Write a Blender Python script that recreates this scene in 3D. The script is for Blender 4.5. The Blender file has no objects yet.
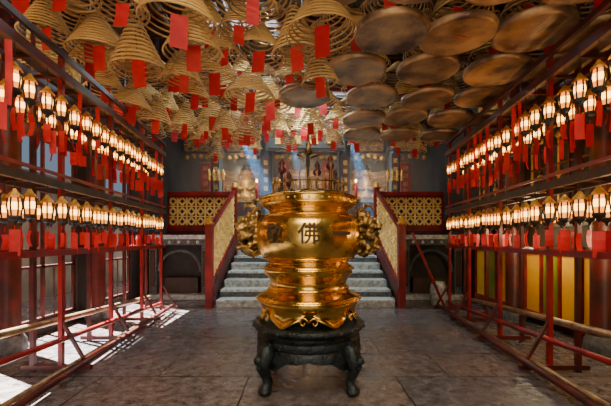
import bpy, bmesh, math, random
from mathutils import Vector, Matrix
random.seed(7)
R=random.random
def U(a,b): return a+(b-a)*R()
scene=bpy.context.scene

# ------------------------------------------------ materials
def mat(name,c1,c2=None,rough=0.5,metal=0.0,scale=6.0,bump=0.0,emis=None,es=0.0,bscale=None,rough2=None,detail=6):
    m=bpy.data.materials.new(name); m.use_nodes=True
    nt=m.node_tree; n=nt.nodes; l=nt.links
    b=n['Principled BSDF']
    b.inputs['Roughness'].default_value=rough
    b.inputs['Metallic'].default_value=metal
    tc=n.new('ShaderNodeTexCoord')
    nz=n.new('ShaderNodeTexNoise'); nz.inputs['Scale'].default_value=scale; nz.inputs['Detail'].default_value=detail
    l.new(tc.outputs['Object'],nz.inputs['Vector'])
    cr=n.new('ShaderNodeValToRGB'); cr.color_ramp.elements[0].position=0.35; cr.color_ramp.elements[1].position=0.65
    c2=c2 or c1
    cr.color_ramp.elements[0].color=(*c1,1); cr.color_ramp.elements[1].color=(*c2,1)
    l.new(nz.outputs['Fac'],cr.inputs['Fac']); l.new(cr.outputs['Color'],b.inputs['Base Color'])
    if rough2 is not None:
        mr=n.new('ShaderNodeMapRange'); mr.inputs['From Min'].default_value=.35; mr.inputs['From Max'].default_value=.65
        mr.inputs['To Min'].default_value=rough; mr.inputs['To Max'].default_value=rough2
        l.new(nz.outputs['Fac'],mr.inputs['Value']); l.new(mr.outputs['Result'],b.inputs['Roughness'])
    if bump>0:
        n2=n.new('ShaderNodeTexNoise'); n2.inputs['Scale'].default_value=bscale or scale*3; n2.inputs['Detail'].default_value=5
        l.new(tc.outputs['Object'],n2.inputs['Vector'])
        bp=n.new('ShaderNodeBump'); bp.inputs['Strength'].default_value=bump; bp.inputs['Distance'].default_value=0.02
        l.new(n2.outputs['Fac'],bp.inputs['Height']); l.new(bp.outputs['Normal'],b.inputs['Normal'])
    if emis:
        b.inputs['Emission Color'].default_value=(*emis,1); b.inputs['Emission Strength'].default_value=es
    return m

M={}
M['gold']=mat('polished_brass',(0.66,0.37,0.06),(1.0,0.64,0.15),rough=0.16,metal=1,scale=4,bump=0.16,bscale=10,rough2=0.32)
M['bronze']=mat('aged_bronze',(0.07,0.04,0.018),(0.66,0.42,0.13),rough=0.36,metal=1,scale=14,bump=0.5,bscale=40)
M['glyph']=mat('dark_engraving',(0.05,0.022,0.006),(0.09,0.04,0.010),rough=0.7,metal=0)
M['iron']=mat('black_iron',(0.012,0.018,0.020),(0.04,0.05,0.05),rough=0.25,metal=.5,scale=14,bump=0.5,bscale=45,rough2=.45)
M['red']=mat('red_lacquer',(0.34,0.010,0.010),(0.14,0.008,0.008),rough=0.33,scale=4)
M['dred']=mat('dark_red_wood',(0.12,0.012,0.010),(0.035,0.008,0.006),rough=0.4,scale=5)
M['paper']=mat('red_paper',(0.80,0.012,0.012),(0.45,0.006,0.010),rough=0.6,scale=3)
M['wood']=mat('dark_wood',(0.030,0.014,0.009),(0.07,0.030,0.014),rough=0.5,scale=5,bump=.2)
M['black']=mat('soot_black',(0.012,0.010,0.009),(0.03,0.022,0.018),rough=0.6,scale=6)
M['gilt']=mat('gilt_wood',(0.45,0.20,0.03),(0.90,0.50,0.09),rough=0.36,metal=.4,scale=14,bump=.4)
M['ochre']=mat('ochre_lattice',(0.90,0.50,0.11),(1.0,0.68,0.24),rough=0.45,scale=8)
M['coil']=mat('incense_coil',(0.80,0.50,0.15),(0.36,0.20,0.07),rough=0.8,scale=2.2)
M['coil2']=mat('incense_coil_red',(0.30,0.16,0.07),(0.66,0.38,0.12),rough=0.8,scale=2.2)
M['tray']=mat('brass_tray',(0.11,0.06,0.038),(0.62,0.38,0.18),rough=0.30,metal=.6,scale=3.2,bump=.35,bscale=30,rough2=.5,detail=10)
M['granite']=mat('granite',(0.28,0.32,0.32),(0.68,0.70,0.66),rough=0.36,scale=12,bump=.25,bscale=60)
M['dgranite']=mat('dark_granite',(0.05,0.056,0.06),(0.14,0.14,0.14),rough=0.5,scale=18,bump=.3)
M['colstone']=mat('sooty_column_stone',(0.02,0.022,0.025),(0.06,0.055,0.05),rough=0.45,scale=10,bump=.3)
M['plaster']=mat('sooty_plaster',(0.014,0.010,0.008),(0.035,0.022,0.017),rough=0.8,scale=2.5,bump=.3)
M['alley']=mat('alley_wall',(0.06,0.055,0.045),(0.16,0.13,0.09),rough=0.9,scale=1.5,bump=.3)
M['yellow']=mat('yellow_panel',(1.0,0.62,0.01),(0.90,0.50,0.02),rough=0.4,scale=3)
M['green']=mat('green_panel',(0.16,0.22,0.03),(0.28,0.30,0.02),rough=0.5,scale=3)
M['steel']=mat('worn_brass_rail',(0.25,0.16,0.10),(0.55,0.38,0.20),rough=0.3,metal=.7,scale=9)
M['ash']=mat('ash',(0.25,0.22,0.2),(0.4,0.37,0.33),rough=.95,scale=20,bump=.5)
M['glass']=mat('lantern_glass_amber',(0.8,0.3,0.05),(0.9,0.35,0.08),rough=.3,scale=6,emis=(1.0,0.28,0.03),es=2.1)
M['glassmid']=mat('lantern_glass_lit',(0.8,0.4,0.1),(0.9,0.5,0.15),rough=.3,scale=6,emis=(1.0,0.48,0.09),es=8.5)
M['bulb']=mat('lantern_bulb',(1,.8,.4),rough=.3,emis=(1.0,0.62,0.22),es=18)
M['pane']=mat('skylight_pane',(.3,.36,.4),rough=.6,emis=(.45,.75,.85),es=.3)
M['water']=mat('white_china',(0.7,0.72,0.75),(0.3,0.4,0.6),rough=.2,scale=10)

def floor_mat():
    m=bpy.data.materials.new('stone_slab_floor'); m.use_nodes=True
    nt=m.node_tree; n=nt.nodes; l=nt.links; b=n['Principled BSDF']
    tc=n.new('ShaderNodeTexCoord')
    nw=n.new('ShaderNodeTexNoise'); nw.inputs['Scale'].default_value=3; nw.inputs['Detail'].default_value=6
    l.new(tc.outputs['Object'],nw.inputs['Vector'])
    vm=n.new('ShaderNodeVectorMath'); vm.operation='MULTIPLY_ADD'; vm.inputs[1].default_value=(.04,.04,0)
    l.new(nw.outputs['Color'],vm.inputs[0]); l.new(tc.outputs['Object'],vm.inputs[2])
    br=n.new('ShaderNodeTexBrick'); br.inputs['Scale'].default_value=1.0
    br.inputs['Brick Width'].default_value=1.5; br.inputs['Row Height'].default_value=0.7; br.offset=.37
    br.inputs['Mortar Size'].default_value=0.010; br.inputs['Mortar Smooth'].default_value=.5
    br.inputs['Color1'].default_value=(0.10,0.105,0.125,1); br.inputs['Color2'].default_value=(0.165,0.135,0.125,1)
    br.inputs['Mortar'].default_value=(0.015,0.011,0.010,1)
    l.new(vm.outputs[0],br.inputs['Vector'])
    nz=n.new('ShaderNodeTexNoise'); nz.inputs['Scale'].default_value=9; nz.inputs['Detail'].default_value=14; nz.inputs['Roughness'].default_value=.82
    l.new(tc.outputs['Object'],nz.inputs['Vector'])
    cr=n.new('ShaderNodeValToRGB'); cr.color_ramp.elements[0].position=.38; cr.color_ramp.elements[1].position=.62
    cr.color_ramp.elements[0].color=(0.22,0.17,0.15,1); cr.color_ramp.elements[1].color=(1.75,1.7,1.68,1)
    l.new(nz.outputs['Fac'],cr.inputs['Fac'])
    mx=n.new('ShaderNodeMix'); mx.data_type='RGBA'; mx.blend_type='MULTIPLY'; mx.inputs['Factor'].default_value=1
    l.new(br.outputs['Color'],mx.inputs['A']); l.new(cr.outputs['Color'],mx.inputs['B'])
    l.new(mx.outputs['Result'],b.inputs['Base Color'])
    n3=n.new('ShaderNodeTexNoise'); n3.inputs['Scale'].default_value=1.6; n3.inputs['Detail'].default_value=8
    l.new(tc.outputs['Object'],n3.inputs['Vector'])
    mr=n.new('ShaderNodeMapRange'); mr.inputs['From Min'].default_value=.38; mr.inputs['From Max'].default_value=.62
    mr.inputs['To Min'].default_value=.10; mr.inputs['To Max'].default_value=.32
    l.new(n3.outputs['Fac'],mr.inputs['Value']); l.new(mr.outputs['Result'],b.inputs['Roughness'])
    n2=n.new('ShaderNodeTexNoise'); n2.inputs['Scale'].default_value=14; n2.inputs['Detail'].default_value=8; n2.inputs['Roughness'].default_value=.55
    l.new(tc.outputs['Object'],n2.inputs['Vector'])
    ad=n.new('ShaderNodeMath'); ad.operation='MULTIPLY_ADD'; ad.inputs[1].default_value=-.8; l.new(br.outputs['Fac'],ad.inputs[0]); l.new(n2.outputs['Fac'],ad.inputs[2])
    bp=n.new('ShaderNodeBump'); bp.inputs['Strength'].default_value=.6; bp.inputs['Distance'].default_value=.018
    l.new(ad.outputs[0],bp.inputs['Height']); l.new(bp.outputs['Normal'],b.inputs['Normal'])
    return m
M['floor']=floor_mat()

# ------------------------------------------------ mesh builder
class MB:
    def __init__(s): s.v=[];s.f=[];s.m=[];s.s=[];s.mats=[]
    def mi(s,k):
        if k not in s.mats: s.mats.append(k)
        return s.mats.index(k)
    def add(s,vs,fs,k,smooth=False,M4=None):
        o=len(s.v); i=s.mi(k)
        for p in vs:
            p=Vector(p)
            if M4 is not None: p=M4@p
            s.v.append(tuple(p))
        for f in fs:
            s.f.append([o+a for a in f]); s.m.append(i); s.s.append(smooth)
    def box(s,c,d,k,M4=None):
        x,y,z=c; a,b,e=d[0]/2,d[1]/2,d[2]/2
        vs=[(x+i*a,y+j*b,z+q*e) for i in(-1,1) for j in(-1,1) for q in(-1,1)]
        s.add(vs,[(0,1,3,2),(4,6,7,5),(0,4,5,1),(2,3,7,6),(0,2,6,4),(1,5,7,3)],k,False,M4)
    def bb(s,x0,x1,y0,y1,z0,z1,k): s.box(((x0+x1)/2,(y0+y1)/2,(z0+z1)/2),(abs(x1-x0),abs(y1-y0),abs(z1-z0)),k)
    def beam(s,p,q,w,h,k):
        p=Vector(p);q=Vector(q); d=(q-p); L=d.length; d.normalize()
        up=Vector((0,0,1)) if abs(d.z)<.95 else Vector((0,1,0))
        a=d.cross(up).normalized(); b=a.cross(d)
        vs=[]
        for t in(p,q):
            for i,j in((-1,-1),(1,-1),(1,1),(-1,1)): vs.append(t+a*(i*w/2)+b*(j*h/2))
        s.add(vs,[(3,2,1,0),(4,5,6,7),(0,1,5,4),(1,2,6,5),(2,3,7,6),(3,0,4,7)],k)
    def path(s,pts,rad,k,n=8,closed=False,cap=True,flat=1.0):
        pts=[Vector(p) for p in pts]; N=len(pts)
        if not hasattr(rad,'__len__'): rad=[rad]*N
        vs=[];fs=[]
        up=Vector((0,0,1)); pa=None
        for i,p in enumerate(pts):
            d=(pts[min(i+1,N-1)]-pts[max(i-1,0)]).normalized()
            if pa is None:
                u=up if abs(d.z)<.9 else Vector((0,1,0)); a=d.cross(u).normalized()
            else: a=(pa-d*pa.dot(d)).normalized()
            pa=a; b=d.cross(a)
            for j in range(n):
                t=2*math.pi*j/n; vs.append(p+a*math.cos(t)*rad[i]+b*math.sin(t)*rad[i]*flat)
        for i in range(N-1):
            for j in range(n):
                j2=(j+1)%n; fs.append((i*n+j,i*n+j2,(i+1)*n+j2,(i+1)*n+j))
        if cap: fs.append(tuple(range(n-1,-1,-1))); fs.append(tuple((N-1)*n+j for j in range(n)))
        s.add(vs,fs,k,True)
    def lathe(s,prof,k,n=48,c=(0,0,0),M4=None,smooth=True,off=0.0,mod=None):
        vs=[];fs=[];N=len(prof)
        for i,(r,z) in enumerate(prof):
            for j in range(n):
                t=2*math.pi*j/n+off; rr=r*(mod(t,i) if mod else 1)
                vs.append((c[0]+rr*math.cos(t),c[1]+rr*math.sin(t),c[2]+z))
        for i in range(N-1):
            for j in range(n):
                j2=(j+1)%n; fs.append((i*n+j,i*n+j2,(i+1)*n+j2,(i+1)*n+j))
        s.add(vs,fs,k,smooth,M4)
    def ball(s,c,r,k,n=12,sc=(1,1,1)):
        prof=[(r*math.sin(math.pi*i/(n//2+2))+1e-5,-r*math.cos(math.pi*i/(n//2+2))) for i in range(n//2+3)]
        M4=Matrix.Translation(c)@Matrix.Diagonal((*sc,1)); s.lathe(prof,k,n,M4=M4)
    def obj(s,name,parent=None,bevel=0,loc=None):
        me=bpy.data.meshes.new(name); me.from_pydata(s.v,[],s.f)
        for k in s.mats: me.materials.append(M[k])
        me.polygons.foreach_set('material_index',s.m); me.polygons.foreach_set('use_smooth',s.s); me.update()
        o=bpy.data.objects.new(name,me); scene.collection.objects.link(o)
        if parent: o.parent=parent
        if loc: o.location=loc
        if bevel:
            b=o.modifiers.new('bev','BEVEL'); b.width=bevel; b.segments=2; b.limit_method='ANGLE'
        return o
def empty(name,loc=(0,0,0)):
    e=bpy.data.objects.new(name,None); e.location=loc; scene.collection.objects.link(e); return e

# ------------------------------------------------ room
WX=3.9; CZ=5.6; YB=17.0; YF=-3.0
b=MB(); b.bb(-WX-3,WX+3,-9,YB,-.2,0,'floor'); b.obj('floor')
LO=[(.85,2.2),(2.6,4.0),(4.4,5.8),(6.2,7.6)]; LZ=(.2,3.7)
b=MB()
b.bb(-WX-.1,-WX,YF,YB,LZ[1],CZ,'plaster'); b.bb(-WX-.1,-WX,YF,YB,0,LZ[0],'plaster')
yy=[YF]+[v for o in LO for v in o]+[YB]
for i in range(0,len(yy),2): b.bb(-WX-.1,-WX,yy[i],yy[i+1],LZ[0],LZ[1],'plaster')
b.obj('wall_left')
b=MB(); b.bb(WX,WX+.2,YF,YB,0,CZ,'plaster'); b.obj('wall_right')
for k,(a,c) in enumerate(LO):
    b=MB(); x=-WX-.05
    for t in(a+.03,(a+c)/2,c-.03): b.bb(x-.02,x+.02,t-.02,t+.02,LZ[0],LZ[1],'dred')
    for z in(LZ[0]+.03,1.0,2.9,LZ[1]-.03): b.bb(x-.02,x+.02,a,c,z-.02,z+.02,'dred')
    for q in range(1,6): 
        t=a+(c-a)*q/6; b.bb(x-.01,x+.01,t-.01,t+.01,LZ[0],1.0,'wood')
    b.bb(x-.015,x+.01,a,c,2.92,3.68,'dred')
    for q in range(5):
        t=a+(c-a)*(q+.5)/5
        b.lathe([(.05,0),(.09,0),(.09,.03),(.05,.03),(.05,0)],'gilt',10,M4=Matrix.Translation((x+.015,t,3.3))@Matrix.Rotation(math.pi/2,4,'Y'))
        b.ball((x+.03,t,3.3),.035,'gilt',8); b.ball((x+.03,t,3.08),.03,'gilt',8,(1,2,1)); b.ball((x+.03,t,3.52),.03,'gilt',8,(1,2,1))
    b.obj('window_%d'%(k+1))
b=MB(); b.bb(-WX-2.6,-WX-2.4,-3,12,0,3.0,'alley'); b.obj('alley_boundary')
b=MB(); b.bb(-WX,WX,YB,YB+.2,0,CZ,'plaster'); b.obj('wall_back')
b=MB(); b.bb(-WX,-1.6,YF-.2,YF,0,CZ,'plaster'); b.bb(1.6,WX,YF-.2,YF,0,CZ,'plaster'); b.bb(-1.6,1.6,YF-.2,YF,3.6,CZ,'plaster'); b.obj('wall_front')
ops=[(-1.9,-.5,5.6,7.2),(-1.3,1.3,8.0,9.2),(-1.6,1.6,-1.8,1.0)]  # last opening is unseen, added over the camera for the front fill
b=MB()
xs=sorted({-WX,WX,*[o[0] for o in ops],*[o[1] for o in ops]}); ys=sorted({YF,YB,*[o[2] for o in ops],*[o[3] for o in ops]})
for i in range(len(xs)-1):
    for j in range(len(ys)-1):
        cx=(xs[i]+xs[i+1])/2; cy=(ys[j]+ys[j+1])/2
        if any(o[0]<cx<o[1] and o[2]<cy<o[3] for o in ops): continue
        b.bb(xs[i],xs[i+1],ys[j],ys[j+1],CZ,CZ+.12,'wood')
b.obj('ceiling')
b=MB()
y=YF+.4
while y<YB:
    b.bb(-WX,WX,y-.07,y+.07,CZ-.22,CZ-.02,'dred'); y+=1.5
for x in(-3.5,-2.5,-1.4,0,1.4,2.5,3.5): b.path([(x,YF,CZ-.3),(x,YB,CZ-.3)],.07,'wood',10)
b.obj('trim_roof_beams')
for k,o in enumerate(ops):
    b=MB()
    x=o[0]
    while x<=o[1]+.01: b.bb(x-.02,x+.02,o[2],o[3],CZ+.02,CZ+.08,'black'); x+=(o[1]-o[0])/8
    y=o[2]
    while y<=o[3]+.01: b.bb(o[0],o[1],y-.02,y+.02,CZ+.02,CZ+.08,'black'); y+=.4
    b.bb(o[0],o[1],o[2],o[3],CZ+.09,CZ+.10,'pane')
    b.obj('window_%d'%(k+5))

# side wall dressing
for side in(-1,1):
    p=empty('temple_column_row' if side<0 else 'temple_column_row.001')
    b=MB()
    for y in(0.6,2.4,4.2,6.0):
        b.lathe([(.16,0),(.16,.12),(.13,.2),(.13,CZ-.3)],'dred',20,(side*(WX-.22),y,0))
        b.lathe([(.19,0),(.2,.06),(.19,.16),(.15,.22)],'dgranite',20,(side*(WX-.22),y,0))
    b.obj('columns',p)
    b=MB()
    for y in(1.5,3.3,5.1,6.8):
        xx=side*(WX-.03)
        if side>0:
            for q in range(4):
                yq=y-.6+q*.4
                b.bb(xx-.04,xx,yq-.17,yq+.17,.22,1.18,'green' if q==2 else 'yellow')
                b.bb(xx-.07,xx,yq+.18,yq+.22,.15,1.3,'red')
            b.bb(xx-.08,xx,y-.7,y+.8,1.18,1.28,'red'); b.bb(xx-.08,xx,y-.7,y+.8,.12,.22,'red')
            a=xx-.03
            b.box((a,y,2.4),(.05,1.3,1.6),'black')
            for q in range(7): b.box((a-.03,y-.6+q*.2,2.4),(.03,.03,1.55),'gilt' if q%3==0 else 'dred')
            for q in range(6): b.box((a-.03,y,1.68+q*.29),(.03,1.25,.03),'gilt' if q in(0,5) else 'dred')
            for q in range(3):
                for w in range(3): b.ball((a-.035,y-.4+q*.4,1.83+w*.58),.05,'gilt',8,(.5,1.6,1))
        b.box((xx-side*.07,y,4.1),(.08,1.3,.5),'wood'); b.box((xx-side*.12,y,4.1),(.02,1.1,.3),'gilt')
    b.obj('wall_panels',p)

# ------------------------------------------------ lattice
def lattice(b,P,Uv,Vv,nu,nv,k,t=.03,w=.022,frame='red',fw=.08):
    P=Vector(P);Uv=Vector(Uv);Vv=Vector(Vv)
    F=lambda u,v: P+Uv*u+Vv*v
    for i in range(nu+1): b.beam(F(i/nu,0),F(i/nu,1),t,w,k)
    for j in range(nv+1): b.beam(F(0,j/nv),F(1,j/nv),t,w,k)
    for i in range(nu):
        for j in range(nv):
            a=[F((i+.5)/nu,(j+.12)/nv),F((i+.88)/nu,(j+.5)/nv),F((i+.5)/nu,(j+.88)/nv),F((i+.12)/nu,(j+.5)/nv)]
            for q in range(4): b.beam(a[q],a[(q+1)%4],t*.9,w*1.6,k)
    for a,c in((F(0,0),F(1,0)),(F(0,1),F(1,1)),(F(0,0),F(0,1)),(F(1,0),F(1,1))): b.beam(a,c,fw,fw,frame)

# ------------------------------------------------ stairs & platform
NS=7; RH=.165; Y0=7.0; TD=.36; PZ=NS*RH; YP=Y0+(NS-1)*TD+.36
b=MB()
for i in range(NS):
    y=Y0+i*TD
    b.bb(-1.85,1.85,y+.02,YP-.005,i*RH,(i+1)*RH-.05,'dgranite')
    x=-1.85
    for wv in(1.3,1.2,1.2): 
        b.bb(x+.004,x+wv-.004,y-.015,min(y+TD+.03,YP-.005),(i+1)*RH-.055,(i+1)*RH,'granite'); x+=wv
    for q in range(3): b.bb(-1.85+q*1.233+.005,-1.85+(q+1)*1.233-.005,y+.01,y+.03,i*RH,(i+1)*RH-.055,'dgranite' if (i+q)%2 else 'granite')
b.obj('stone_staircase',bevel=.008)
b=MB(); b.bb(-WX+.005,WX-.005,YP,YB-.005,0,PZ-.02,'dgranite'); b.bb(-WX+.005,WX-.005,YP,YB-.005,PZ-.02,PZ,'granite')
b.obj('raised_platform')
for side in(-1,1):
    b=MB(); x=side*1.97
    ya=Y0-.03; yb=YP-.1
    b.bb(x-.07,x+.07,ya-.07,ya+.07,0,1.72,'red'); b.bb(x-.07,x+.07,yb-.07,yb+.07,0,2.85,'red')
    b.lathe([(.09,0),(.1,.03),(.05,.06),(.07,.12),(.0,.17)],'gilt',12,(x,ya,1.72)); b.lathe([(.09,0),(.1,.03),(.05,.06),(.07,.12),(.0,.17)],'gilt',12,(x,yb,2.85))
    lattice(b,(x,ya+.07,.5),(0,yb-ya-.14,1.08),(0,0,1.15),7,4,'ochre',t=.05,w=.03)
    b.beam((x,ya,.28),(x,yb,1.38),.16,.3,'dred')
    b.obj('stair_balustrade' if side<0 else 'stair_balustrade.001')
    b=MB(); yq=YP+.12
    x0=side*2.07; x1=side*(WX-.01)
    b.bb(x0,x1,yq-.1,yq+.05,PZ,1.72,'dred'); b.bb(x0,x1,yq-.13,yq+.07,1.66,1.76,'red')
    b.bb(x0,x1,yq+.05,yq+.07,1.76,2.66,'black')
    lattice(b,(x0,yq,1.78),(x1-x0,0,0),(0,0,.86),7,3,'ochre',t=.05,w=.03)
    b.bb(x0,x1,yq-.1,yq+.05,2.66,2.76,'red')
    b.obj('lattice_parapet' if side<0 else 'lattice_parapet.001')
    # stone altar below
    b=MB(); xc=side*2.98; yy=8.25
    b.bb(xc-.72,xc+.72,yy-.3,yy+.35,1.42,1.52,'granite')
    b.bb(xc-.66,xc+.66,yy-.24,yy+.3,1.28,1.42,'dgranite')
    for sx in(-1,1):
        b.bb(xc+sx*.62-.09,xc+sx*.62+.09,yy-.26,yy+.3,.0,1.28,'dgranite')
        b.bb(xc+sx*.62-.06,xc+sx*.62+.06,yy-.29,yy-.26,.3,1.15,'wood')
    b.bb(xc-.55,xc+.55,yy+.1,yy+.3,0,1.28,'black')
    pts=[(xc+.5*math.cos(t),yy-.2,.65+.5*math.sin(t)) for t in [math.pi*i/16 for i in range(17)]]
    b.path(pts,.035,'dgranite',8)
    b.bb(xc-.75,xc+.75,yy-.33,yy+.35,0,.12,'granite'); b.bb(xc-.4,xc+.4,yy-.1,yy+.1,.12,.5,'wood')
    for q in range(5): b.ball((xc-.44+q*.22,yy-.26,1.35),.04,'granite',8)
    b.obj('stone_altar' if side<0 else 'stone_altar.001',bevel=.01)
b=MB(); b.path([(2.15,6.85,1.55),(2.75,6.65,.03)],.028,'red',8); b.obj('leaning_red_pole')
b=MB(); b.lathe([(.12,0),(.14,.03),(.16,.2),(.17,.3),(.16,.42),(.13,.5),(.0,.52)],'granite',20,(2.85,7.3,0)); b.obj('stone_drum_stool')

# ------------------------------------------------ back hall
CH=CZ-PZ-.3
for k,(x,y) in enumerate([(-2.75,10.6),(-1.25,10.9),(1.25,10.9),(2.75,10.6)]):
    b=MB(); b.lathe([(.3,0),(.3,.1),(.24,.16),(.26,.3),(.2,.36),(.19,CH)],'colstone',20,(x,y,PZ+.003))
    b.box((x,y-.2,3.3),(.22,.03,1.5),'dred')
    for q in range(5): b.box((x,y-.222,2.75+q*.27),(.12,.01,.14),'gilt')
    b.obj('stone_column' if k==0 else 'stone_column.%03d'%k)
def statue(b,x,y,z,s,robe):
    T=Matrix.Translation((x,y,z))@Matrix.Scale(s,4)
    b.lathe([(.30,0),(.34,.05),(.33,.12),(.27,.2),(.2,.38),(.22,.52),(.2,.6),(.08,.68),(.07,.72)],robe,20,M4=T)
    b.ball((x,y,z+.83*s),.13*s,'gilt',14,(1,1,1.15)); b.ball((x,y-.12*s,z+.82*s),.025*s,'gilt',8)
    for q in(-1,1): b.ball((x+q*.05*s,y-.115*s,z+.86*s),.016*s,'black',8); b.ball((x+q*.13*s,y,z+.83*s),.03*s,'gilt',8,(.5,1,1.4))
    b.ball((x,y-.118*s,z+.765*s),.02*s,'dred',8,(1.6,.6,.5))
    b.lathe([(.14,0),(.15,.03),(.1,.1),(.12,.14),(.0,.2)],'black',14,M4=Matrix.Translation((x,y,z+.88*s))@Matrix.Scale(s,4))
    for q in(-1,1):
        b.path([(x+q*.2*s,y,z+.55*s),(x+q*.27*s,y-.08*s,z+.38*s),(x+q*.08*s,y-.27*s,z+.33*s)],[.07*s,.08*s,.045*s],robe,8)
        b.ball((x+q*.2*s,y-.2*s,z+.1*s),.11*s,robe,10)
        b.ball((x+q*.05*s,y-.29*s,z+.34*s),.04*s,'gilt',8)
def shrine(name,x,y,w,h,robe):
    b=MB(); z=PZ
    b.bb(x-w/2,x+w/2,y-.35,y+.5,z,z+.95,'dred'); b.bb(x-w/2-.06,x+w/2+.06,y-.42,y+.5,z+.95,z+1.03,'gilt')
    for q in range(int(w/.22)): b.box((x-w/2+.11+q*.22,y-.36,z+.5),(.15,.02,.6),'gilt' if q%2 else 'dred')
    for sx in(-1,1):
        b.path([(x+sx*w*.44,y-.3,z+1),(x+sx*w*.44,y-.3,z+h)],.06,'gilt',10)
        b.path([(x+sx*w*.44,y+.45,z+1),(x+sx*w*.44,y+.45,z+h)],.06,'gilt',10)
    b.bb(x-w*.46,x+w*.46,y+.4,y+.48,z+1,z+h,'dred')
    N=16
    for r in range(2):
        ww=w*(.62-.12*r); zz=z+h+.38*r
        vs=[];fs=[]
        for i in range(N+1):
            t=-1+2*i/N; up=.22*abs(t)**3
            vs+= [(x+t*ww,y-.5+.1*r,zz+up),(x+t*ww*.85,y+.1,zz+.3+up*.4),(x+t*ww,y-.5+.1*r,zz+up-.06)]
        for i in range(N):
            a=i*3; fs+=[(a,a+3,a+4,a+1),(a,a+2,a+5,a+3)]
        b.add(vs,fs,'gilt')
        b.bb(x-ww*.8,x+ww*.8,y-.3,y+.1,zz-.12,zz+.05,'dred')
    for q in range(int(w/.2)): b.ball((x-w*.44+q*.2,y-.36,z+h-.12),.07,'gilt',8)
    statue(b,x,y+.05,z+1.03,1.3,robe)
    for sx in(-1,1):
        b.lathe([(.06,0),(.03,.05),(.03,.3),(.07,.34),(.0,.36)],'gilt',10,(x+sx*w*.3,y-.3,z+1.03))
        b.ball((x+sx*w*.3,y-.3,z+1.45),.035,'bulb',8)
    b.obj(name)
shrine('central_shrine',0,14.6,2.2,2.6,'gilt'); shrine('side_shrine',-2.75,14.6,1.6,2.5,'gilt'); shrine('side_shrine.001',2.75,14.6,1.6,2.5,'gilt')
for k,x in enumerate((-1.95,1.95)):
    b=MB(); y=11.2; hz=1.45
    b.bb(x-.4,x+.4,y-.35,y+.35,PZ,PZ+hz,'dred'); b.bb(x-.44,x+.44,y-.39,y+.39,PZ+hz,PZ+hz+.06,'gilt'); b.bb(x-.25,x+.25,y-.37,y-.35,PZ+.3,PZ+1.0,'gilt')
    statue(b,x,y,PZ+hz+.06,1.15,'gilt')
    pts=[(x+.4*math.cos(t)*(1-.25*math.sin(t)),y+.34,PZ+hz+.45+.85*math.sin(t)) for t in [math.pi*i/20 for i in range(21)]]
    b.path([(x+.4,y+.34,PZ+hz+.06)]+pts+[(x-.4,y+.34,PZ+hz+.06)],.045,'gilt',8)
    for p_ in pts[::2]: b.ball(p_,.07,'gilt',8)
    b.obj('gilded_deity_statue' if k==0 else 'gilded_deity_statue.001')
b=MB(); z=PZ
b.bb(-1.0,1.0,11.9,12.6,z+.86,z+.94,'dred'); b.bb(-.95,.95,11.95,11.98,z+.45,z+.86,'paper')
for q in range(9): b.bb(-.9+q*.2,-.78+q*.2,11.93,11.95,z+.52,z+.8,'gilt')
for sx in(-1,1):
    for sy in(11.97,12.53): b.path([(sx*.92,sy,z+.005),(sx*.95,sy,z+.45),(sx*.9,sy,z+.86)],[.05,.04,.06],'red',8)
for q in range(5):
    x=-.7+q*.35; b.lathe([(.05,0),(.08,.04),(.11,.12),(.08,.2),(.1,.24)],'gilt' if q%2==0 else 'water',14,(x,12.2,z+.94))
    for t in range(4): b.path([(x+U(-.04,.04),12.2,z+1.1),(x+U(-.1,.1),12.2,z+1.55)],.006,'paper',4)
    b.path([(x+.17,12.1,z+.94),(x+.17,12.1,z+1.25)],.02,'paper',6); b.ball((x+.17,12.1,z+1.29),.028,'bulb',8)
b.obj('offering_table')
b=MB()
b.bb(-WX+.01,WX-.01,9.9,10.15,4.65,4.9,'dred'); b.bb(-1.1,1.1,9.8,9.88,4.05,4.55,'black'); b.bb(-1.15,1.15,9.83,9.9,4.0,4.6,'wood')
for q in range(4): b.box((-.75+q*.5,9.79,4.3),(.24,.02,.26),'gilt')
b.obj('trim_hall_beam_with_name_board')
for k,(xa,xb) in enumerate([(-3.85,-2.97),(-2.5,-1.5),(-1.0,1.0),(1.5,2.5),(2.97,3.85)]):
    b=MB(); y=10.7
    lattice(b,(xa,y,4.15),(xb-xa,0,0),(0,0,.5),max(2,int((xb-xa)/.3)),2,'gilt',t=.05,w=.03,frame='dred',fw=.07)
    nn=max(3,int((xb-xa)/.2))
    for q in range(nn): b.ball((xa+(q+.5)*(xb-xa)/nn,y,4.08-.08*abs(math.cos(q/(nn-1)*math.pi))),.075,'gilt',8)
    b.obj('carved_fretwork_screen' if k==0 else 'carved_fretwork_screen.%03d'%k)
for k,(x,y) in enumerate([(-.72,11.2),(.72,11.2),(-3.35,11.4),(3.35,11.4)]):
    b=MB()
    b.path([(x-.2,y,4.0),(x+.2,y,4.0)],.02,'gilt',6)
    vs=[];fs=[]
    for i in range(9):
        for j in range(2): vs.append((x+(-.17 if j==0 else .17),y+.02*math.sin(i),4.0-i*.17))
    for i in range(8): fs.append((2*i,2*i+1,2*i+3,2*i+2))
    b.add(vs,fs,'paper')
    for i in range(5): b.box((x,y-.03,3.8-i*.26),(.16,.008,.14),'gilt')
    for i in range(6): b.path([(x-.15+i*.06,y,2.64),(x-.15+i*.06,y,2.5)],.01,'gilt',4)
    b.path([(x,y,4.0),(x,y,CZ-.35)],.005,'black',4)
    b.obj('embroidered_banner' if k==0 else 'embroidered_banner.%03d'%k)
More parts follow.
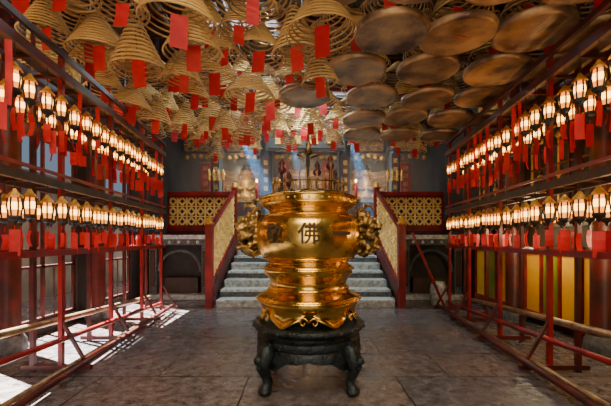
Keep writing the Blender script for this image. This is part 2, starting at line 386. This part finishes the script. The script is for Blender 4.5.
for k,x in enumerate((-1.45,-.75,.8,1.5)):
    b=MB(); y=10.1
    b.lathe([(.2,0),(.18,.04),(.06,.1),(.03,.2),(.05,.6),(.03,.7),(.03,1.3),(.1,1.38),(.14,1.42),(.13,1.45),(.0,1.45)],'bronze',16,(x,y,PZ+.003))
    b.path([(x,y,PZ+1.45),(x,y,PZ+1.95)],.035,'paper',8); b.ball((x,y,PZ+2.0),.03,'bulb',8,(1,1,1.6))
    b.obj('candle_stand' if k==0 else 'candle_stand.%03d'%k)
for side in(-1,1):
    b=MB()
    for q in range(4):
        x=side*(2.45+q*.14); y=10.1
        b.path([(x,y,PZ+.004),(x,y,PZ+2.0)],.016,'wood',6)
        b.lathe([(.02,0),(.06,.05),(.03,.12),(.07,.2),(.0,.38)],'gilt',8,(x,y,PZ+2.0))
    b.box((side*2.66,y,PZ+.5),(.6,.1,.06),'dred'); b.box((side*2.66,y,PZ+.055),(.6,.24,.1),'dred')
    b.obj('ceremonial_halberd_stand' if side<0 else 'ceremonial_halberd_stand.001')

# ------------------------------------------------ lantern racks
def rx(side,y,off=0): return side*(2.47+(y-2.75)*.094+off)
def lantern(b,x,y,z,top,rot):
    M4=Matrix.Translation((x,y,z))@Matrix.Rotation(rot,4,'Z')
    b.lathe([(.012,.05),(.03,.02),(.058,-.012),(.062,-.026),(.048,-.03)],'gilt',6,M4=M4,smooth=False)
    b.lathe([(.040,-.03),(.045,-.065)],'glass',6,M4=M4,smooth=False)
    b.lathe([(.045,-.065),(.047,-.095),(.045,-.13)],'glassmid',6,M4=M4,smooth=False)
    b.lathe([(.045,-.13),(.036,-.185)],'glass',6,M4=M4,smooth=False)
    for j in range(6):
        t=math.pi/3*j; c,s=math.cos(t),math.sin(t)
        P=[M4@Vector((.045*c,.045*s,-.025)),M4@Vector((.052*c,.052*s,-.1)),M4@Vector((.040*c,.040*s,-.19))]
        b.path(P,.0085,'black',4,cap=False)
    b.lathe([(.048,-.18),(.054,-.195),(.045,-.215),(.02,-.23),(.008,-.26)],'black',6,M4=M4,smooth=False)
    b.path([(x,y,z+.035),(x,y,top)],.004,'black',4,cap=False)
def tag(b,x,y,z,w,h,rot,k='paper'):
    M4=Matrix.Translation((x,y,z))@Matrix.Rotation(rot,4,'Z')
    vs=[];fs=[];bow=U(-.02,.02)
    for i in range(4):
        v=-h*i/3; o=bow*math.sin(i*1.2)
        vs+=[(-w/2,o,v),(w/2,o+bow*.3,v)]
    for i in range(3): fs.append((2*i,2*i+1,2*i+3,2*i+2))
    b.add(vs,fs,k,False,M4)
for side in(-1,1):
    p=empty('lantern_rack' if side<0 else 'lantern_rack.001')
    f=MB(); ln=MB(); tg=MB()
    ya,yb=1.2,6.9
    for off in(0,.34):
        for z,w,h,k in((3.13,.05,.09,'dred'),(3.34,.04,.06,'dred'),(1.97,.05,.08,'wood'),(2.07,.03,.03,'red'),(1.27,.045,.06,'red')):
            f.beam((rx(side,ya,off),ya,z),(rx(side,yb,off),yb,z),w,h,k)
    y=ya
    while y<yb:
        for z in(3.13,1.97): f.beam((rx(side,y,0),y,z),(rx(side,y,.34),y,z),.03,.03,'dred')
        y+=.4
    f.beam((rx(side,ya,.17),ya,3.17),(rx(side,yb,.17),yb,3.17),.14,.02,'wood'); f.beam((rx(side,ya,.17),ya,2.01),(rx(side,yb,.17),yb,2.01),.14,.02,'wood')
    for y in(1.4,2.5,3.6,4.7,5.8,6.8):
        for off in(.04,.34):
            f.beam((rx(side,y,off),y,0),(rx(side,y,off),y,3.34),.045,.045,'red' if off<.1 else 'dred')
        f.beam((rx(side,y,-.28),y,.05),(rx(side,y,.45),y,.05),.05,.05,'dred')
        f.beam((rx(side,y,-.25),y,.05),(rx(side,y,.04),y,.55),.03,.03,'dred')
        f.beam((rx(side,y,.34),y,3.3),(rx(side,y,.34),y,CZ-.35),.03,.03,'dred')
    f.obj('frame',p)
    f=MB()
    f.path([(rx(side,6.3,.1),6.3,.34),(rx(side,1.3,.24),1.3,.68)],.035,'steel',10)
    f.path([(rx(side,6.5,-.05),6.5,.19),(rx(side,1.3,.0),1.3,.50)],.028,'red',10)
    f.path([(rx(side,6.7,-.22),6.7,.11),(rx(side,ya,-.22),ya,.11)],.032,'dred',10)
    f.path([(rx(side,6.0,-.16),6.0,.10),(rx(side,ya,-.12),ya,.13)],.025,'steel',10)
    f.obj('long_poles',p)
    y=ya+.1
    while y<yb:
        for off in(0,.34):
            yy=y+(0 if off==0 else .11)+U(-.02,.02)
            x=rx(side,yy,off)+U(-.012,.012)
            for zt,zl in((3.1,2.86),(1.94,1.80)):
                z=zl+U(-.014,.014); lantern(ln,x,yy,z,zt,U(0,1))
                r=U(-.8,.8)
                L=U(.14,.24)
                tg.path([(x,yy,z-.25),(x,yy,z-.31)],.003,'paper',4,cap=False)
                tag(tg,x,yy,z-.29-U(0,.05),U(.055,.085),L,r)
                if off==0 and zt>3 and R()<.35: tag(tg,x+U(-.03,.03),yy+.07,z-.36,.06,U(.2,.32),r+.5)
        y+=.225
    for q in range(9):
        y=U(1.8,6.8); tag(tg,rx(side,y,-.03),y,3.05,.05,U(.5,.85),U(-.4,.4))
    ln.obj('lanterns',p); tg.obj('paper_tags',p)

# ------------------------------------------------ cauldron
CX,CY=0.03,3.45
caul=empty('bronze_incense_cauldron',(CX,CY,0))
prof=[(.38,.64),(.42,.68),(.46,.74),(.505,.80),(.515,.83),(.50,.86),(.44,.88),(.39,.92),(.375,.96),(.385,1.0),(.42,1.05),(.445,1.09),(.452,1.12),(.44,1.15),(.405,1.165),(.395,1.18),(.42,1.20),(.465,1.23),(.505,1.29),(.525,1.36),(.532,1.44),(.526,1.52),(.505,1.58),(.462,1.63),(.42,1.66),(.395,1.68),(.40,1.70),(.445,1.72),(.472,1.735),(.478,1.80),(.476,1.825),(.462,1.838),(.43,1.836),(.40,1.82),(.385,1.76),(.37,1.70)]
b=MB(); b.lathe(prof,'gold',96)
o=b.obj('bowl',caul); 
ss=o.modifiers.new('s','SUBSURF'); ss.levels=1; ss.render_levels=1
b=MB(); b.lathe([(.0001,1.735),(.2,1.74),(.385,1.72)],'ash',40); b.obj('ash_bed',caul)
b=MB()
def ring(r,z,t,k='gold'):
    b.lathe([(r+t*math.cos(a),z+t*math.sin(a)) for a in [2*math.pi*i/8 for i in range(9)]],k,72)
ring(.480,1.815,.010); ring(.474,1.745,.010); ring(.462,1.635,.008); ring(.458,1.225,.009); ring(.452,1.12,.012); ring(.515,.83,.014); ring(.40,.93,.01)
for j in range(48):
    t=2*math.pi*j/48
    b.ball((.478*math.cos(t),.478*math.sin(t),1.78),.012,'gold',8)
for j in range(10):
    t=2*math.pi*(j+.5)/10
    pts=[]
    for i in range(15):
        a=i*.62; rr=.012+.0035*i
        u=rr*math.cos(a); w=rr*math.sin(a)*.6
        z=1.075+w*.6; rad=.437
        pts.append(((rad)*math.cos(t+u/rad),(rad)*math.sin(t+u/rad),z))
    b.path(pts,.006,'gold',5)
b.obj('bands_and_studs',caul)
b=MB()
ring(.36,1.86,.010,'bronze'); ring(.36,1.95,.008,'bronze')
for j in range(28):
    t=2*math.pi*j/28; c,s=math.cos(t),math.sin(t)
    b.path([(.36*c,.36*s,1.74),(.36*c,.36*s,1.95),(.36*c,.36*s,2.0 if j%2 else 2.04)],[.008,.008,.002],'bronze',5)
    b.ball((.36*c,.36*s,1.955),.015,'bronze',8)
b.obj('pierced_incense_holder',caul)
b=MB(); N=144; rows=8; vs=[];fs=[]
for i in range(rows+1):
    for j in range(N):
        t=2*math.pi*j/N+math.pi/2; s=abs(math.cos(3*t))
        zb=.60+.14*(1-s**.8)**.7 + .02*abs(math.sin(9*t))
        ztop=.81; v=i/rows; z=ztop+(zb-ztop)*v
        r=.512-.07*math.sin(v*math.pi*.5)+.055*(v**3)*s
        vs.append((r*math.cos(t),r*math.sin(t),z))
for i in range(rows):
    for j in range(N):
        j2=(j+1)%N; fs.append((i*N+j,(i+1)*N+j,(i+1)*N+j2,i*N+j2))
b.add(vs,fs,'gold',True); 
o=b.obj('scalloped_apron',caul); so=o.modifiers.new('so','SOLIDIFY'); so.thickness=.025
b=MB()
for j in range(6):
    t=math.pi/2+j*math.pi/3
    for q in(-1,1):
        pts=[]
        for i in range(14):
            a=i*.5; rr=.045*(1-i/16)
            th=t+q*(.10-rr*math.cos(a)*2)/1; pts.append((.485*math.cos(th),.485*math.sin(th),.67+rr*math.sin(a)*1.1))
        b.path(pts,.009,'gold',6)
b.obj('cloud_scrolls',caul)
def rad_at(z):
    for (r0,z0),(r1,z1) in zip(prof[16:24],prof[17:25]):
        if z0<=z<=z1: return r0+(r1-r0)*(z-z0)/(z1-z0)
    return .5
for ch,ang,of,sz in(('敬',-35,.002,.19),('佛',0,.002,.20),('一',33,.008,.19)):
    cu=bpy.data.curves.new('t','FONT'); cu.body=ch; cu.size=sz; cu.align_x='CENTER'; cu.align_y='CENTER'; cu.extrude=.012; cu.offset=of
    to=bpy.data.objects.new('t',cu); scene.collection.objects.link(to)
    bpy.context.view_layer.update()
    dg=bpy.context.evaluated_depsgraph_get(); me=bpy.data.meshes.new_from_object(to.evaluated_get(dg))
    bpy.data.objects.remove(to)
    bm=bmesh.new(); bm.from_mesh(me)
    X=[v.co.x for v in bm.verts]; Y=[v.co.y for v in bm.verts]; mx_=(min(X)+max(X))/2; my_=(min(Y)+max(Y))/2
    w_=max(X)-min(X)
    for q in range(1,12):
        g=bm.verts[:]+bm.edges[:]+bm.faces[:]
        bmesh.ops.bisect_plane(bm,geom=g,plane_co=(min(X)+w_*q/12,0,0),plane_no=(1,0,0))
    bmesh.ops.triangulate(bm,faces=bm.faces[:])
    bm.to_mesh(me); bm.free()
    for v in me.vertices:
        x,y,d=v.co; z=1.46+y-my_; th=math.radians(ang)+(x-mx_)/.53; r=rad_at(z)+.006+d
        v.co=(r*math.sin(th),-r*math.cos(th),z)
    me.materials.clear(); me.materials.append(M['glyph'])
    for pl in me.polygons: pl.material_index=0; pl.use_smooth=False
    o=bpy.data.objects.new('character_relief',me); scene.collection.objects.link(o); o.parent=caul
for side in(-1,1):
    b=MB()
    def S(x,y,z,r,sc=(1,1,1)): b.ball((side*x,y,z),r,'bronze',12,sc)
    S(.51,0,1.50,.09,(1,1,1.4)); S(.61,-.02,1.56,.085); S(.67,-.06,1.53,.055,(1.2,1,.8)); S(.665,-.06,1.47,.04,(1.2,1,.6))
    S(.71,-.075,1.55,.025); S(.645,-.10,1.60,.024); S(.67,.03,1.60,.024)
    S(.59,-.07,1.65,.03,(1,1,1.5)); S(.58,.06,1.65,.03,(1,1,1.5))
    for i in range(16):
        a=i/16*2*math.pi; S(.555+.01*math.sin(3*a),.11*math.cos(a),1.55+.13*math.sin(a),.034)
        S(.515,.13*math.cos(a+.2),1.52+.16*math.sin(a+.2),.032)
    b.path([(side*.50,0,1.6),(side*.60,0,1.5),(side*.67,0,1.40),(side*.64,0,1.30),(side*.56,0,1.26),(side*.49,0,1.30)],[.07,.075,.06,.05,.045,.05],'bronze',10)
    for q in(-1,1):
        b.path([(side*.58,q*.06,1.46),(side*.67,q*.09,1.40),(side*.65,q*.10,1.33),(side*.71,q*.10,1.32)],[.045,.035,.03,.03],'bronze',8)
        b.path([(side*.52,q*.06,1.40),(side*.60,q*.11,1.32),(side*.56,q*.1,1.27)],[.04,.035,.03],'bronze',8)
    b.path([(side*.52,0,1.68),(side*.57,0,1.75),(side*.64,0,1.75),(side*.66,0,1.70)],[.035,.028,.022,.012],'bronze',8)
    o=b.obj('lion_handle',caul)
    rm=o.modifiers.new('r','REMESH'); rm.mode='VOXEL'; rm.voxel_size=.008; rm.use_smooth_shade=True
    tx=bpy.data.textures.new('curls','VORONOI'); tx.noise_scale=.035
    dm=o.modifiers.new('d','DISPLACE'); dm.texture=tx; dm.strength=-.024; dm.mid_level=.4
b=MB()
b.lathe([(.0001,.60),(.40,.60),(.52,.60),(.55,.592),(.558,.57),(.55,.55),(.52,.54),(.485,.53),(.465,.51),(.465,.49),(.50,.475),(.51,.465),(.51,.41),(.50,.40),(.46,.395),(.0001,.395)],'iron',72)
for j in range(24):
    t=2*math.pi*j/24; pts=[]
    for i in range(12):
        a=i*.7; rr=.006+.002*i; pts.append((.512*math.cos(t+rr*math.cos(a)/.5),.512*math.sin(t+rr*math.cos(a)/.5),.438+rr*math.sin(a)))
    b.path(pts,.006,'iron',5)
    b.ball((.553*math.cos(t),.553*math.sin(t),.57),.02,'iron',8)
N=120
for r0 in(.50,.475):
    vs=[];fs=[]
    for i in range(5):
        for j in range(N):
            t=2*math.pi*j/N; s=abs(math.sin(2*t)); zb=.335-(.10*s**4)-.02*abs(math.sin(8*t))
            v=i/4; z=.40+(zb-.40)*v; r=r0+.025*math.sin(v*2)
            vs.append((r*math.cos(t),r*math.sin(t),z)); 
    for i in range(4):
        for j in range(N):
            j2=(j+1)%N; fs.append((i*N+j,(i+1)*N+j,(i+1)*N+j2,i*N+j2))
    b.add(vs,fs,'iron',True)
for j in range(4):
    t=math.pi/4+j*math.pi/2; c,s=math.cos(t),math.sin(t)
    P=[(.47,.44,.065),(.54,.38,.08),(.58,.31,.075),(.575,.24,.058),(.545,.17,.046),(.525,.11,.043),(.545,.06,.052),(.585,.045,.045),(.61,.05,.02)]
    b.path([(r*c,r*s,z) for r,z,w in P],[w for _,_,w in P],'iron',12)
    b.ball((.635*c,.635*s,.33),.042,'iron',10); b.ball((.625*c,.625*s,.265),.026,'iron',8)
    b.ball((.56*c,.56*s,.038),.065,'iron',12,(1,1,.58))
b.obj('iron_stand',caul)
b=MB()
for (x,y,zt,r) in [(-.27,0,2.22,.016),(-.2,.08,2.1,.013),(0,.05,2.42,.02),(.09,.02,2.2,.013),(.22,0,2.26,.016),(.27,.06,2.12,.013)]:
    b.path([(x,y,1.7),(x+U(-.01,.01),y,zt-.1)],r,'black',8)
    b.lathe([(.014,0),(.04,.02),(.045,.05),(.018,.08),(.03,.11),(.0,.17)],'dred' if x else 'bronze',8,(x,y,zt-.15))
b.path([(-.12,.05,2.28),(0,.05,2.24),(.12,.05,2.28)],.01,'bronze',6)
for q in range(40):
    x,y=U(-.25,.25),U(-.2,.25); b.path([(x,y,1.7),(x+U(-.04,.04),y+U(-.04,.04),U(1.95,2.15))],.0035,'coil2',4)
b.obj('incense_sticks',caul)

# ------------------------------------------------ incense coils
def coilmesh(name,D,H,turns,wr,k,tagw,tagh,apex=.03):
    b=MB(); n=int(turns*26); pts=[]
    for i in range(n+1):
        t=i/n; a=2*math.pi*turns*t; r=apex+(D/2-apex)*t
        pts.append((r*math.cos(a),r*math.sin(a),-H*(t**.9)))
    b.path(pts,wr,k,4)
    for q in range(3):
        a=q*2.094; b.path([(0,0,.06),(D/2*.5*math.cos(a),D/2*.5*math.sin(a),-H*.54)],.0025,'black',3,cap=False)
    if tagw:
        b.path([(0,0,.05),(0,0,-H*.7)],.0025,'black',3,cap=False)
        tag(b,0,0,-H*.8,tagw,tagh,0)
    me=b.obj(name).data; o=bpy.data.objects[name]; bpy.data.objects.remove(o); return me
CM=[coilmesh('coil_a',.54,.50,11,.0095,'coil',.13,.24),coilmesh('coil_b',.44,.40,10,.009,'coil',.11,.21),
    coilmesh('coil_c',.66,.46,11,.010,'coil',.14,.26),coilmesh('coil_d',.44,.54,12,.009,'coil2',.11,.21),coilmesh('coil_e',.95,.36,11,.011,'coil2',0,0,.06)]
pc=empty('hanging_incense_coils')
strs=MB(); GZ=4.75
def putcoil(k,x,y,z):
    o=bpy.data.objects.new('coil',CM[k]); scene.collection.objects.link(o); o.parent=pc
    o.location=(x,y,z); s=U(.9,1.12); o.scale=(s,s,s*U(.9,1.15))
    o.rotation_euler=(U(-.08,.08),U(-.08,.08),U(-.5,.5))
    strs.path([(x,y,z+.05),(x,y,GZ)],.003,'black',3,cap=False)
y=3.0; row=0
while y<9.0:
    x=-3.1+(.28 if row%2 else 0)
    while x<3.2:
        xx=x+U(-.12,.12); yy=y+U(-.14,.14)
        if not(xx>.25 and yy<7.0) and not (xx<-2.3 and yy<3.4):
            k=random.choice([0,1,0,2,3,1]) if yy<6 else random.choice([0,1,3,1])
            z=3.76+(.07*(yy-3)) + U(-.15,.36)
            putcoil(k,xx,yy,z)
        x+=.53
    y+=.52; row+=1
y=2.9
while y<8.8:
    x=-3.1+U(-.2,.2)
    while x<3.2:
        if R()<.75: putcoil(random.choice([4,4,2]),x+U(-.2,.2),y+U(-.15,.15),4.5+U(-.12,.15))
        x+=.82
    y+=.72
y=2.6
while y<9.2: strs.path([(-3.7,y,GZ),(3.7,y,GZ)],.018,'dred',6); y+=.6
for x in(-3.2,-2.1,-1,0,1,2,3.2): strs.path([(x,2.2,GZ+.03),(x,9.3,GZ+.03)],.018,'black',6)
strs.obj('hanging_grid',pc)
pt=empty('hanging_ash_trays'); tb=MB()
TR=[(.22,2.93),(.9,2.93),(1.58,2.95),(2.2,2.93),(.85,3.37),(1.52,3.4),(2.25,3.37),(2.95,3.4),(.6,4.09),(1.48,4.12),(2.3,4.1),(2.95,4.05),(.95,4.9),(1.76,4.9),(2.55,4.92),(-.02,4.85),(1.66,5.7),(2.44,5.72),(3.1,5.7),(1.0,5.75),(1.8,6.6),(2.6,6.6),(1.1,6.65)]
TR=[(x,y+(-.35 if y<3.2 else 0)) for x,y in TR]
for x,y in TR:
    z=3.44+U(-.02,.02)
    M4=Matrix.Translation((x,y,z))@Matrix.Rotation(U(-.05,.05),4,'X')@Matrix.Rotation(U(-.05,.05),4,'Y')
    tb.lathe([(.0001,0),(.18,.0),(.30,.003),(.33,-.004),(.345,.004),(.352,.02),(.356,.05),(.362,.05),(.37,.02),(.362,-.008),(.345,-.018),(.32,-.014),(.30,-.008),(.18,-.012),(.0001,-.012)][::-1],'tray',40,M4=M4)
    for q in range(3):
        a=q*2.094+.4; tb.path([(x+.36*math.cos(a),y+.36*math.sin(a),z+.04),(x,y,z+.95)],.003,'black',3,cap=False)
    tb.path([(x,y,z+.95),(x,y,GZ)],.003,'black',3,cap=False)
    putcoil(random.choice([0,2,2]),x,y,z+.76)
tb.obj('trays',pt)
x,y,z=-3.25,6.0,3.75
b=MB(); b.lathe([(.07,.2),(.15,.17),(.2,.08),(.22,0),(.2,-.08),(.15,-.17),(.07,-.2)],'paper',20,(x,y,z),mod=lambda t,i:1+.03*math.cos(10*t))
b.lathe([(.075,.2),(.075,.25),(.0,.25)],'gilt',12,(x,y,z)); b.lathe([(.0,-.25),(.075,-.25),(.075,-.2)],'gilt',12,(x,y,z))
b.path([(x,y,z-.25),(x,y,z-.45)],[.02,.04],'paper',8); b.path([(x,y,z+.25),(x,y,CZ-.3)],.006,'black',4)
b.obj('round_silk_lantern')

# ------------------------------------------------ smoke haze in the hall
m=bpy.data.materials.new('incense_smoke'); m.use_nodes=True; nt=m.node_tree
for n in list(nt.nodes):
    if n.type=='BSDF_PRINCIPLED': nt.nodes.remove(n)
vo=nt.nodes.new('ShaderNodeVolumeScatter'); vo.inputs['Density'].default_value=.10; vo.inputs['Anisotropy'].default_value=.0; vo.inputs['Color'].default_value=(.9,.95,1,1)
nt.links.new(vo.outputs[0],[n for n in nt.nodes if n.type=='OUTPUT_MATERIAL'][0].inputs['Volume'])
M['smoke']=m
b=MB(); b.bb(-WX+.02,WX-.02,9.7,13.9,PZ+.02,CZ-.02,'smoke'); b.obj('incense_smoke_haze')

# ------------------------------------------------ lights
def area(name,loc,rot,sx,sy,e,c):
    L=bpy.data.lights.new(name,'AREA'); L.shape='RECTANGLE'; L.size=sx; L.size_y=sy; L.energy=e; L.color=c
    o=bpy.data.objects.new(name,L); o.location=loc; o.rotation_euler=rot; scene.collection.objects.link(o)
def point(name,loc,e,c,r=.15):
    L=bpy.data.lights.new(name,'POINT'); L.energy=e; L.color=c; L.shadow_soft_size=r
    o=bpy.data.objects.new(name,L); o.location=loc; scene.collection.objects.link(o)
def spot(name,loc,to,e,c,ang,soft=.08):
    L=bpy.data.lights.new(name,'SPOT'); L.energy=e; L.color=c; L.spot_size=math.radians(ang); L.spot_blend=.5; L.shadow_soft_size=soft
    o=bpy.data.objects.new(name,L); o.location=loc; scene.collection.objects.link(o)
    o.rotation_euler=(Vector(to)-Vector(loc)).to_track_quat('-Z','Y').to_euler()
spot('stair_skylight_beam',(0,6.6,4.5),(0,7.9,.5),950,(.72,.93,1),80,.4)
spot('floor_skylight_beam',(-.6,4.6,4.6),(-1.0,5.4,0),380,(.75,.92,1),60,.2)
area('skylight_light_1',(-1.2,6.4,5.5),(0,0,0),1.3,1.4,130,(.7,.92,1))
area('skylight_light_2',(0,8.6,5.5),(0,0,0),2.4,1.1,330,(.7,.92,1))
area('overhead_fill',(0,-.4,5.57),(0,0,0),3.0,2.6,370,(1,.86,.64))  # added warm fill above the camera, brightens the cauldron front
area('front_fill',(0,-2.9,1.9),(math.radians(90),0,0),3.0,3.2,105,(1,.84,.62))  # added warm fill behind the camera, set in the unseen doorway
point('altar_fill_1',(0,12.9,4.0),60,(1,.55,.2)); point('altar_fill_2',(-2.7,13.3,3.6),40,(1,.5,.2)); point('altar_fill_3',(2.7,13.3,3.6),40,(1,.5,.2))  # added warm fills that bring out the shrines, no lamp fixtures there
point('altar_fill_4',(-2.0,10.45,3.5),16,(1,.75,.4),.05); point('altar_fill_5',(2.0,10.45,3.5),16,(1,.75,.4),.05)  # added fills in front of the statues
spot('hall_skylight_beam_1',(-2.3,10.35,5.3),(-.4,10.5,1.2),9000,(.12,.5,1),13,.03)
spot('hall_skylight_beam_2',(1.2,10.35,5.3),(2.3,10.5,1.2),7000,(.12,.5,1),12,.03)
spot('hall_skylight_beam_3',(-.7,10.4,5.3),(.5,10.5,1.2),6000,(.18,.58,1),10,.03)
point('wall_fill_1',(3.35,3.4,1.6),40,(1,.75,.4)); point('wall_fill_2',(3.4,5.2,1.6),34,(1,.75,.4))  # added point fills behind the right rack to brighten the yellow panels
point('wall_fill_3',(-3.4,2.9,3.3),16,(1,.65,.3)); point('wall_fill_4',(-3.4,5.0,3.3),16,(1,.65,.3))  # bare point lights by the left wall, no fixture
L=bpy.data.lights.new('sun','SUN'); L.energy=130; L.angle=.009; L.color=(1,.97,.9)
o=bpy.data.objects.new('sun',L); scene.collection.objects.link(o)
o.rotation_euler=Vector((.58,-.3,-1)).to_track_quat('-Z','Y').to_euler()
w=bpy.data.worlds.new('w'); scene.world=w; w.use_nodes=True
bg=w.node_tree.nodes['Background']; bg.inputs['Color'].default_value=(.55,.75,1,1); bg.inputs['Strength'].default_value=.3

cam=bpy.data.cameras.new('camera'); co=bpy.data.objects.new('camera',cam); scene.collection.objects.link(co)
co.location=(0,0,1.4); co.rotation_euler=(math.radians(90),0,0); cam.lens=20; cam.sensor_width=36; cam.shift_y=.0605; cam.clip_start=.05
scene.camera=co
